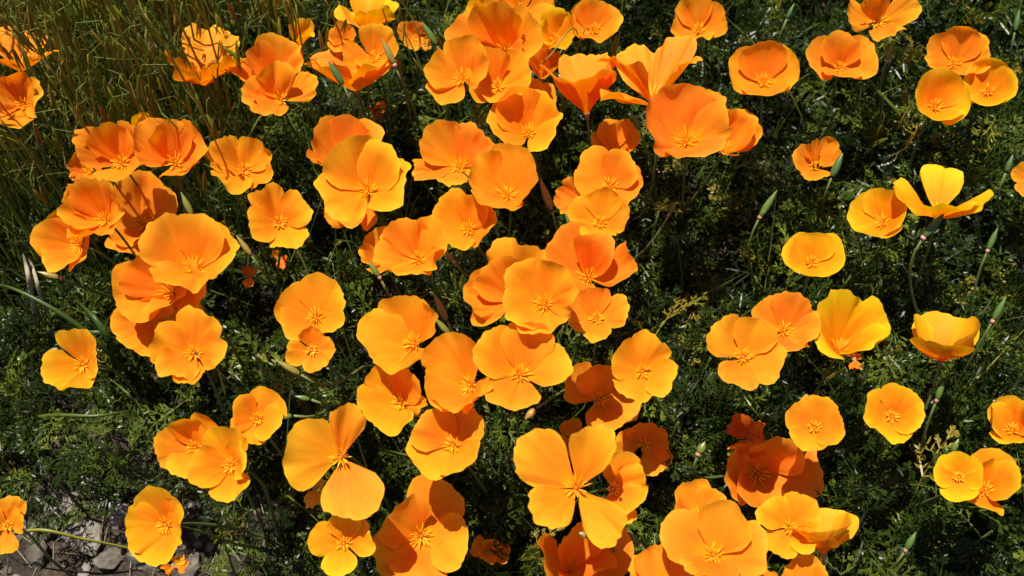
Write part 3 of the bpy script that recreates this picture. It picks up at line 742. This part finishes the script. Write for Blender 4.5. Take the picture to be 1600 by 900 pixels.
tint = np.clip(RNG.normal(.46, .24, N), 0, .95)
tint[RNG.random(N) < .025] = 1.0
VI = RNG.integers(0, len(LEAVES), N)
AV = []; A3 = []; A4 = []; AT = []; off = 0
for vi in range(len(LEAVES)):
    lv, l3, l4 = LEAVES[vi]
    s = np.where(VI == vi)[0]
    if not len(s): continue
    W_ = (lv[None, :, 0:1] * X[s][:, None, :] + lv[None, :, 1:2] * Y[s][:, None, :] + lv[None, :, 2:3] * Z[s][:, None, :]) * SZ[s][:, None, None] + P[s][:, None, :]
    nvv = len(lv)
    b = off + np.arange(len(s))[:, None, None] * nvv
    AV.append(W_.reshape(-1, 3)); A3.append((l3[None] + b).reshape(-1, 3)); A4.append((l4[None] + b).reshape(-1, 4))
    AT.append(np.repeat(tint[s], nvv)); off += len(s) * nvv
# petioles: each leaf on its stalk from the crown of its plant
K = 5
roots = P * np.array([1, 1, 0]) + np.stack([RNG.normal(0, .022, N), RNG.normal(0, .022, N), np.full(N, -.01)], -1) - np.stack([np.cos(AZ), np.sin(AZ), 0 * AZ], -1) * .03
ts = np.linspace(0, 1, K)[None, :, None]
ctl = roots + (P - roots) * np.array([.25, .25, .8])
Q = (1 - ts) ** 2 * roots[:, None] + 2 * ts * (1 - ts) * ctl[:, None] + ts ** 2 * P[:, None]
sd = np.stack([-np.sin(AZ), np.cos(AZ), 0 * AZ], -1)[:, None, :] * .0007
fd = np.stack([np.cos(AZ), np.sin(AZ), 0 * AZ], -1)[:, None, :] * .0008
ring = np.stack([Q - sd, Q + sd, Q + fd], 2)           # N,K,3,3
b = off + (np.arange(N)[:, None, None] * K + np.arange(K - 1)[None, :, None]) * 3
f = np.array([[0, 1, 4, 3], [1, 2, 5, 4], [2, 0, 3, 5]])
A4.append((b[..., None] + f[None, None]).reshape(-1, 4)); AV.append(ring.reshape(-1, 3)); AT.append(np.repeat(tint, K * 3))
fol = obj('poppy_foliage', mesh_np('poppy_foliage', np.concatenate(AV), np.concatenate(A3), np.concatenate(A4), tint=np.concatenate(AT)), M_LEAF)
tag(fol, 'dense mat of feathery green poppy leaves covering the ground', 'foliage', kind='stuff')

# plants whose leaves stand clear of the mat: every leaf its own part
LM = []
for i, (lv, l3, l4) in enumerate(LEAVES):
    LM.append([mesh_np('leaf', lv, l3, l4, tint=np.full(len(lv), t)) for t in (.3, .5, .72)])
    for me in LM[-1]: me.materials.append(M_LEAF)
def leafy_plant(px, py, z, n, label, spread=.035, size=(.045, .07)):
    c = at(px, py, z)
    R0 = np.array([c[0], c[1], 0.0]); R0[2] = float(gz(R0[0], R0[1])) - .004
    pts = bez(R0, R0 + np.array([0.004, 0, z * .4]), c + np.array([-.006, .004, -z * .4]), c, 9)
    e = thing('poppy_plant', R0, label, 'plant', 'leafy poppy plants without flowers')
    mb = MB(); V, F3, F4 = tube(pts, np.linspace(.0022, .0012, 9), 6); mb.add(V, F3, F4, .5)
    obj('stem', mb.mesh('stem', R0), M_STEM, e)
    for i in range(n):
        t = .45 + .55 * i / max(n - 1, 1)
        p = pts[int(round(t * 8))]
        a = 2.4 * i + RNG.uniform(-.4, .4)
        o = obj('leaf', LM[RNG.integers(len(LM))][RNG.integers(3)], None, e, p - R0)
        o.rotation_euler = (RNG.normal(0, .35), RNG.normal(-.1, .3), a)
        s = RNG.uniform(*size); o.scale = (s, s, s)
    return e
SPOTS = [(1030, 330, .22), (1060, 660, .22), (1110, 560, .19), (880, 510, .2), (1290, 200, .18), (1230, 60, .16), (1440, 420, .19), (1540, 560, .2),
         (1350, 760, .19), (1450, 800, .18), (1550, 830, .17), (1130, 470, .16), (620, 130, .17), (700, 170, .18), (490, 170, .16), (160, 690, .17),
         (60, 720, .14), (90, 640, .16), (420, 870, .12), (560, 620, .17), (760, 660, .2), (800, 760, .15), (1100, 260, .17), (1560, 200, .18),
         (1330, 430, .18), (1200, 640, .2), (1390, 540, .18), (300, 620, .15), (700, 830, .14), (1010, 800, .16), (1320, 330, .17), (1500, 270, .17)]
ANCH = ['beside the round-collared bud', 'beside the square-set orange poppy', 'beside the flat open orange poppy', 'behind the topmost round poppy', 'beside the small broken poppy',
        'beside the smooth orange bowl', 'below the yellow-rimmed cup near the winged poppy', 'behind the half closed yellow poppy', 'beside the furled orange cup', 'beside the pink-collared side-stem bud',
        'below the two overlapping yellow and orange cups', 'in the dark hollow beside the flat open poppy', 'beside the pale poppy in the oats', 'below the flank of the tall cluster', 'below the striped oat pair',
        'near bare soil, beside the level stem-like blade', 'at the edge of the pale stones', 'below the yellow-orange poppy over blades', 'beside the poppy over the stones', 'behind the huge three-petalled poppy',
        'between the shell-like and cross-shaped poppies', 'beside the wide half-shaded poppy', 'below the deep orange goblet', 'below the pale yellow cup', 'beside the neat round poppy',
        'beside the open red-hearted poppy', 'between the yellow cup and the tulip-shaped cup', 'below the stamen-filled poppy', 'between the wide half-shaded poppy and the pinwheel', 'between pinwheel and great ruffled poppy',
        'under the blue-green bud by the broken poppy', 'behind the winged yellow poppy']
for (px, py, z), an in zip(SPOTS, ANCH):
    leafy_plant(px, py, z, 8, 'feathery flowerless poppy plant ' + an)

# ------------------------------------------------------------------ grasses
def blades(n, xs, ys, hmin, hmax, w, lean=.35):
    x, y = xs, ys
    h = RNG.uniform(hmin, hmax, n); az = RNG.uniform(0, 2 * math.pi, n); ln = np.abs(RNG.normal(0, lean, n))
    K = 6; t = np.linspace(0, 1, K)
    bend = np.stack([np.cos(az), np.sin(az)], -1)
    X = x[:, None] + bend[:, 0:1] * (ln * h)[:, None] * t[None] ** 2
    Y = y[:, None] + bend[:, 1:2] * (ln * h)[:, None] * t[None] ** 2
    Zz = -.01 + (h[:, None] + .01) * (t[None] - .25 * np.minimum(ln, 1)[:, None] * t[None] ** 3)
    wd = (w * RNG.uniform(.6, 1.3, n))[:, None] * (1 - t[None] ** 2.2 * .95)
    fa = az + RNG.normal(1.57, .6, n)
    sx, sy = np.cos(fa)[:, None] * wd, np.sin(fa)[:, None] * wd
    C = np.stack([X, Y, Zz], -1); S = np.stack([sx, sy, np.zeros_like(sx)], -1)
    V = np.stack([C - S, C + S], 2).reshape(-1, 3)
    b = (np.arange(n)[:, None] * K + np.arange(K - 1)[None]) * 2
    F = np.stack([b, b + 1, b + 3, b + 2], -1).reshape(-1, 4)
    tn = np.repeat(np.clip(RNG.normal(.45, .2, n) + np.clip((-.05 - x) * .5, 0, .22) * (y > .8), 0, 1), K * 2)  # lighter, yellower blades towards the far left: strong sunlight painted into the tint
    mids = C[:, 3:].reshape(-1, 3)
    ok = (keep_clear(C[:, 3], .8, .1) & keep_clear(C[:, 5], .8, .1) & keep_clear(C[:, 4], .8, .1))
    keepF = np.repeat(ok, K - 1)
    return V, F[keepF], tn
n1 = 4200
px = RNG.uniform(-60, 720, n1) ** 1.0; py = RNG.uniform(-140, 420, n1)
g = np.array([at(a, b + 90, 0.0) for a, b in zip(px, py)])
wgt = RNG.random(n1) < np.clip(1.25 - px / 620 - np.clip(py - 150, 0, 400) / 500, .08, 1)
g = g[wgt]
n2 = 900
g2x, g2y = in_frame_xy(n2)
n3 = 1200
ox = RNG.uniform(-1.3, 1.3, n3); oy = RNG.uniform(0.2, 2.3, n3); k3 = (np.abs(ox) > .6) | (oy > 1.35)
xs = np.concatenate([g[:, 0], g2x, ox[k3]]); ys = np.concatenate([g[:, 1], g2y, oy[k3]])
hs_ = canopy(xs, ys); kk = hs_ > .04; xs, ys = xs[kk], ys[kk]
V, F, tn = blades(len(xs), xs, ys, .12, .30, .0014)
gr = obj('grass', mesh_np('grass', V, None, F, tint=tn), M_GRASS)
tag(gr, 'thin green grass blades growing through the poppies', 'grass', kind='stuff')

# wild oat stalks: stem and hanging spikelets
def spikelet_mesh(seed, tint):
    r = np.random.default_rng(seed); mb = MB()
    L = 1.0
    for sgn in (-1, 1):                                  # two glumes, parting at the tip
        pts = [np.array([sgn * w_, 0, -z_]) for w_, z_ in ((.01, 0), (.05, .2), (.075, .5), (.10, .8), (.15, 1.0))]
        V, F3, F4 = tube(pts, [.02, .075, .085, .05, .006], 5); mb.add(V, F3, F4, tint)
    V, F3, F4 = tube([np.array([0, 0, -.3]), np.array([.05, .03, -1.0]), np.array([.16, .02, -1.5])], [.016, .012, .004], 3); mb.add(V, F3, F4, min(1, tint + .2))
    return mb.mesh('spikelet')
SPK = [spikelet_mesh(i, t) for i, t in enumerate((.15, .35, .55, .75, .95))]
for me in SPK: me.materials.append(M_OAT)
def oat(px, py, top, lean, label, nsp=6):
    """stalk whose foot stands at this pixel on the ground"""
    R0 = at(px, py, 0.0); R0[2] = float(gz(R0[0], R0[1])) - .004
    az = RNG.uniform(0, 6.28)
    tip = R0 + np.array([math.cos(az) * lean, math.sin(az) * lean, top])
    e = thing('wild_oat', R0, label, 'wild oat', 'wild oat stalks')
    pts = bez(R0, R0 + np.array([0, 0, top * .5]), tip - np.array([math.cos(az), math.sin(az), 0]) * lean * .4 - np.array([0, 0, top * .15]), tip, 14)
    mb = MB(); V, F3, F4 = tube(pts, np.linspace(.0016, .0008, 14), 5); mb.add(V, F3, F4, RNG.uniform(.1, .9))
    ends = []
    for i in range(nsp):
        t = .62 + .38 * i / max(nsp - 1, 1)
        p = pts[min(13, int(t * 13))]
        a = RNG.uniform(0, 6.28); l = RNG.uniform(.008, .03)
        q1 = p + np.array([math.cos(a) * l, math.sin(a) * l, .010]); q2 = p + np.array([math.cos(a) * l * 1.25, math.sin(a) * l * 1.25, -.002])
        V, F3, F4 = tube([p, q1, q2], [.0003, .00024, .0002], 3, False); mb.add(V, F3, F4, .25)
        ends.append((q2, a))
    obj('stem', mb.mesh('stem', R0), M_OATSTEM, e)
    for q2, a in ends:
        o = obj('spikelet', SPK[RNG.integers(len(SPK))], None, e, q2 - R0)
        s = RNG.uniform(.021, .032)
        o.scale = (s * .56, s * .56, s * 1.3); o.rotation_euler = (RNG.normal(0, .18), RNG.normal(0, .18), a)
    return e
nO = 0
while nO < 190:
    px, py = RNG.uniform(-40, 640), RNG.uniform(60, 500)
    if RNG.random() > np.clip(1.15 - px / 600, .18, 1) * np.clip(1.2 - max(0, py - 300) / 200, .1, 1): continue
    oat(px, py, RNG.uniform(.36, .62), RNG.uniform(.01, .06), 'slender wild oat stalk with drooping brown-green spikelets', int(RNG.integers(4, 9)))
    nO += 1
for (px, py, top) in ((700, 330, .34), (730, 360, .32), (660, 300, .33), (520, 560, .26), (1120, 640, .24), (1250, 690, .2), (1360, 340, .28), (1330, 330, .26), (860, 300, .33)):
    oat(px, py, top, .03, 'lone short wild oat stalk with few spikelets away from the oat patch', 3)

# broad grass blades
def broad_blade(pxs, zs, w, label, mat=None, tint=.4, root_in=True):
    pts = np.array([at(a, b, z) for (a, b), z in zip(pxs, zs)])
    # Catmull-Rom through the points
    Pp = np.vstack([2 * pts[0] - pts[1], pts, 2 * pts[-1] - pts[-2]]); out = []
    for i in range(1, len(Pp) - 2):
        for t in np.linspace(0, 1, 7, endpoint=(i == len(Pp) - 3)):
            p0, p1, p2, p3 = Pp[i - 1:i + 3]
            out.append(.5 * (2 * p1 + (p2 - p0) * t + (2 * p0 - 5 * p1 + 4 * p2 - p3) * t * t + (3 * p1 - p0 - 3 * p2 + p3) * t ** 3))
    out = np.array(out); n = len(out)
    org = out[0].copy(); V = []
    for i in range(n):
        t = i / (n - 1)
        d = nrm(out[min(i + 1, n - 1)] - out[max(i - 1, 0)])
        s = nrm(np.cross(d, nrm(np.array([.2, -.6, .8])))); up = np.cross(s, d)
        ww = w * (1 - t ** 3) * (.75 + .25 * min(1, t * 4)) + .0002
        V += [out[i] - s * ww + up * ww * .35, out[i], out[i] + s * ww + up * ww * .35, out[i] - up * .0004]
    F4 = []
    for i in range(n - 1):
        a, b = i * 4, i * 4 + 4
        F4 += [(a, a + 1, b + 1, b), (a + 1, a + 2, b + 2, b + 1), (a + 2, a + 3, b + 3, b + 2), (a + 3, a, b, b + 3)]
    mb = MB(); mb.add(V, [], F4, tint)
    o = obj('grass_blade', mb.mesh('grass_blade', org), mat or M_GRASS, None, org)
    return tag(o, label, 'grass blade', 'broad grass blades')
BL = [
 ([(1420, 330), (1424, 240), (1412, 190), (1370, 140), (1345, 105)], (-.01, .12, .2, .25, .26), .0028, 'long grass blade arching up beneath the wide orange bowl', .6),
 ([(1376, 270), (1378, 150), (1398, 90), (1422, 90), (1444, 118)], (-.01, .17, .25, .25, .22), .0022, 'grass blade hooking over below the starry poppy', .55),
 ([(1440, 330), (1438, 240), (1440, 200), (1442, 165)], (-.01, .12, .18, .2), .0028, 'upright green blade standing under the deep-throated cup', .35),
 ([(1464, 330), (1470, 250), (1500, 215), (1535, 182)], (-.01, .12, .17, .19), .0022, 'green blade slanting up under the pale yellow cup', .4),
 ([(230, 620), (180, 560), (110, 500), (30, 455), (-20, 440)], (-.01, .14, .2, .22, .2), .0030, 'broad leaf-like blade lying towards the dry straw', .35),
 ([(240, 600), (200, 530), (160, 520), (60, 520)], (-.01, .1, .16, .14), .0040, 'broad dark green blade below the two-lobed poppy', .25),
 ([(180, 610), (176, 545), (150, 500), (120, 470)], (-.01, .13, .17, .16), .0045, 'wide short blade beside the yellow-orange poppy over blades', .3),
 ([(1570, 760), (1490, 640), (1540, 580), (1610, 505)], (-.01, .16, .2, .24), .0022, 'stiff pale stalk-like blade slanting past the purple-green bud', .65),
 ([(1500, 760), (1540, 640), (1575, 590), (1610, 560)], (-.01, .14, .18, .2), .0020, 'stiff blade running beside the half closed yellow poppy', .6),
 ([(1230, 460), (1232, 350), (1240, 290), (1250, 250)], (-.01, .15, .2, .22), .0020, 'straight blue-green blade behind the neat round poppy', .2),
 ([(-30, 690), (60, 652), (150, 650), (210, 640)], (.02, .14, .16, .14), .0024, 'long stem-like blade lying level over the dark corner', .45),
 ([(300, 700), (240, 660), (205, 620), (170, 590)], (.0, .13, .17, .17), .0020, 'narrow blade climbing from soil to the yellow-orange poppy', .4),
 ([(560, 690), (620, 708), (680, 720), (720, 732)], (.05, .18, .2, .2), .0018, 'pale green blade running under the shell-like poppy', .55),
 ([(905, 250), (912, 130), (899, 46), (862, 84), (838, 112)], (-.01, .17, .33, .335, .32), .0008, 'thin brownish stalk drooping across the lemon yellow poppy', .15),
 ([(-10, 840), (60, 828), (130, 842), (200, 856), (300, 880)], (.06, .10, .08, .05, .01), .0017, 'thin stalk lying over the pale stones', .6),
 ([(470, 865), (380, 852), (320, 832), (284, 822)], (.0, .12, .19, .22), .0016, 'thin green stalk leading to the poppy over the stones', .5),
]
for pxs, zs, w, label, tn_ in BL:
    broad_blade(pxs, zs, w, label, M_OATSTEM if 'stalk' in label else None, tint=tn_)
# dry straws
ST = [([(60, 520), (48, 450), (40, 410), (36, 396)], (.05, .2, .23, .24), .0026, 'dry whitish straw leaf standing beside the sideways bud'),
      ([(75, 500), (62, 455), (50, 415), (44, 402)], (.05, .2, .22, .23), .0020, 'second dry straw leaf beside the sideways bud, thinner'),
      ([(190, 110), (186, 85), (183, 50), (180, 20)], (.2, .3, .36, .4), .0018, 'pale dry straw upright in the oat patch'),
      ([(284, 202), (292, 212), (300, 222)], (.345, .35, .352), .0012, 'short white straw lying across the upright fan poppy'),
      ([(170, 135), (180, 110), (176, 95)], (.25, .28, .3), .0020, 'short bleached straw tip in the oat patch')]
for pxs, zs, w, label in ST:
    o = broad_blade(pxs, zs, w, label, M_STRAW, .7); o.name = 'dry_straw'; o['category'] = 'straw'; o['group'] = 'dry straws'

# ------------------------------------------------------------------ stones in the bare corner
def rock_mesh(seed):
    r = np.random.default_rng(seed)
    import bmesh
    bm = bmesh.new(); bmesh.ops.create_icosphere(bm, subdivisions=3, radius=1.0)
    pl = r.standard_normal((13, 3)); pl /= np.linalg.norm(pl, axis=1)[:, None]; dd = r.uniform(.42, .85, 13)
    for v in bm.verts:
        p = np.array(v.co)
        for n_, d_ in zip(pl, dd):
            t = p @ n_
            if t > d_: p = p - n_ * (t - d_) * .9
        p = p * (1 + .05 * math.sin(p[0] * 7 + seed) * math.cos(p[1] * 8)) + r.normal(0, .022, 3)
        v.co = p * np.array([1, .8, .6])
    me = bpy.data.meshes.new('stone'); bm.to_mesh(me); bm.free()
    me.materials.append(M_ROCK)
    return me
RM = [rock_mesh(i) for i in range(6)]
placed = []
BIG = [(56, 868, .026), (128, 838, .030), (186, 806, .022), (232, 872, .028), (112, 788, .018), (22, 806, .020), (170, 872, .022), (300, 884, .020), (84, 822, .016)]
for px, py, s in BIG:
    g0 = at(px, py, 0.0); placed.append((g0[0], g0[1], s))
    o = obj('stone', RM[RNG.integers(len(RM))], None, None, (g0[0], g0[1], float(gz(g0[0], g0[1])) + s * .12))
    o.scale = (s * RNG.uniform(.9, 1.3), s, s * RNG.uniform(.7, 1.0)); o.rotation_euler = (RNG.normal(0, .35), RNG.normal(0, .35), RNG.uniform(0, 6.28))
    tag(o, 'chunky rough grey-brown stone half sunk in the bare soil', 'stone', 'chunky stones')
cnt = 0
while cnt < 90:
    px, py = RNG.uniform(-30, 330), RNG.uniform(745, 930)
    if RNG.random() > 1.2 - abs(px - 130) / 260: continue
    g0 = at(px, py, 0.0); s = RNG.choice([.006, .009, .012, .018, .026], p=[.42, .32, .18, .08, .0]) * RNG.uniform(.8, 1.2)
    if any(np.hypot(g0[0] - a[0], g0[1] - a[1]) < (s + a[2]) * .8 for a in placed): continue
    placed.append((g0[0], g0[1], s))
    z0 = float(gz(g0[0], g0[1]))
    o = obj('stone', RM[RNG.integers(len(RM))], None, None, (g0[0], g0[1], z0 + s * .10))
    o.scale = (s, s, s); o.rotation_euler = (RNG.normal(0, .25), RNG.normal(0, .25), RNG.uniform(0, 6.28))
    size = 'tiny' if s < .008 else 'small' if s < .0135 else 'larger' 
    tag(o, f'{size} pale grey-brown stone on the bare soil', 'stone', f'{size} pale stones')
    cnt += 1
# dry litter: broken stalk bits on the soil
mb = MB()
for i in range(170):
    px, py = RNG.uniform(-60, 420), RNG.uniform(720, 940)
    c = at(px, py, 0.0); c[2] = float(gz(c[0], c[1])) + RNG.uniform(.0005, .006)
    a = RNG.uniform(0, 6.28); l = RNG.uniform(.006, .022); d = np.array([math.cos(a), math.sin(a), RNG.normal(0, .12)])
    V, F3, F4 = tube([c - d * l, c + np.array([0, 0, .001]), c + d * l], [.0004, .0005, .0002], 4); mb.add(V, F3, F4, RNG.uniform(.0, .8))
lit = obj('litter', mb.mesh('litter'), M_STRAW)
tag(lit, 'dry broken plant bits scattered over the bare soil', 'litter', kind='stuff')

# ------------------------------------------------------------------ small beetles on the petals
bpy.context.view_layer.update()
DG = bpy.context.evaluated_depsgraph_get()
M_BEETLE = plant_mat('beetle shell', [(0.0, (0.012, 0.008, 0.006)), (1.0, (0.03, 0.018, 0.012))], 0.3, 0.0, 0.5, 400)
def beetle(px, py, label, turn):
    d = nrm(ray(px, py))
    hit, loc, nor, *_ = SC.ray_cast(DG, Vector(CAM), Vector(d))
    if not hit: return
    P0 = np.array(loc); n = nrm(np.array(nor))
    if np.dot(n, d) > 0: n = -n
    u, v = frame_of(n); f = u * math.cos(turn) + v * math.sin(turn); s = np.cross(n, f)
    e = thing('beetle', P0, label, 'beetle', 'beetles on the poppies')
    up = n * .0009
    V, F3, F4 = tube([f * t + up for t in (-.0022, -.0018, -.0008, .0004, .0010)], [.0003, .0009, .0012, .0010, .0006], 8)
    mb = MB(); mb.add(V, F3, F4, .3); obj('body', mb.mesh('body'), M_BEETLE, e)
    V, F3, F4 = tube([f * t + up for t in (.0008, .0012, .0017, .0020)], [.0004, .0006, .0005, .0002], 7)
    mb = MB(); mb.add(V, F3, F4, .6); obj('head', mb.mesh('head'), M_BEETLE, e)
    mb = MB()
    for k in (-1, 0, 1):
        for sg in (-1, 1):
            p = f * k * .0007 + up * .7
            V, F3, F4 = tube([p, p + s * sg * .0013 + n * .0005 + f * k * .0004, p + s * sg * .0020 - n * .0006 + f * k * .0008], [.00016, .00014, .0001], 4); mb.add(V, F3, F4, .2)
    obj('legs', mb.mesh('legs'), M_BEETLE, e)
beetle(970, 782, 'small dark beetle on the poppy overlapped by the pinwheel', .6)
beetle(1458, 172, 'tiny dark beetle in the deep-throated yellow-rimmed cup', 1.8)
beetle(309, 552, 'small dark beetle at the heart of the stamen-filled poppy', 2.6)
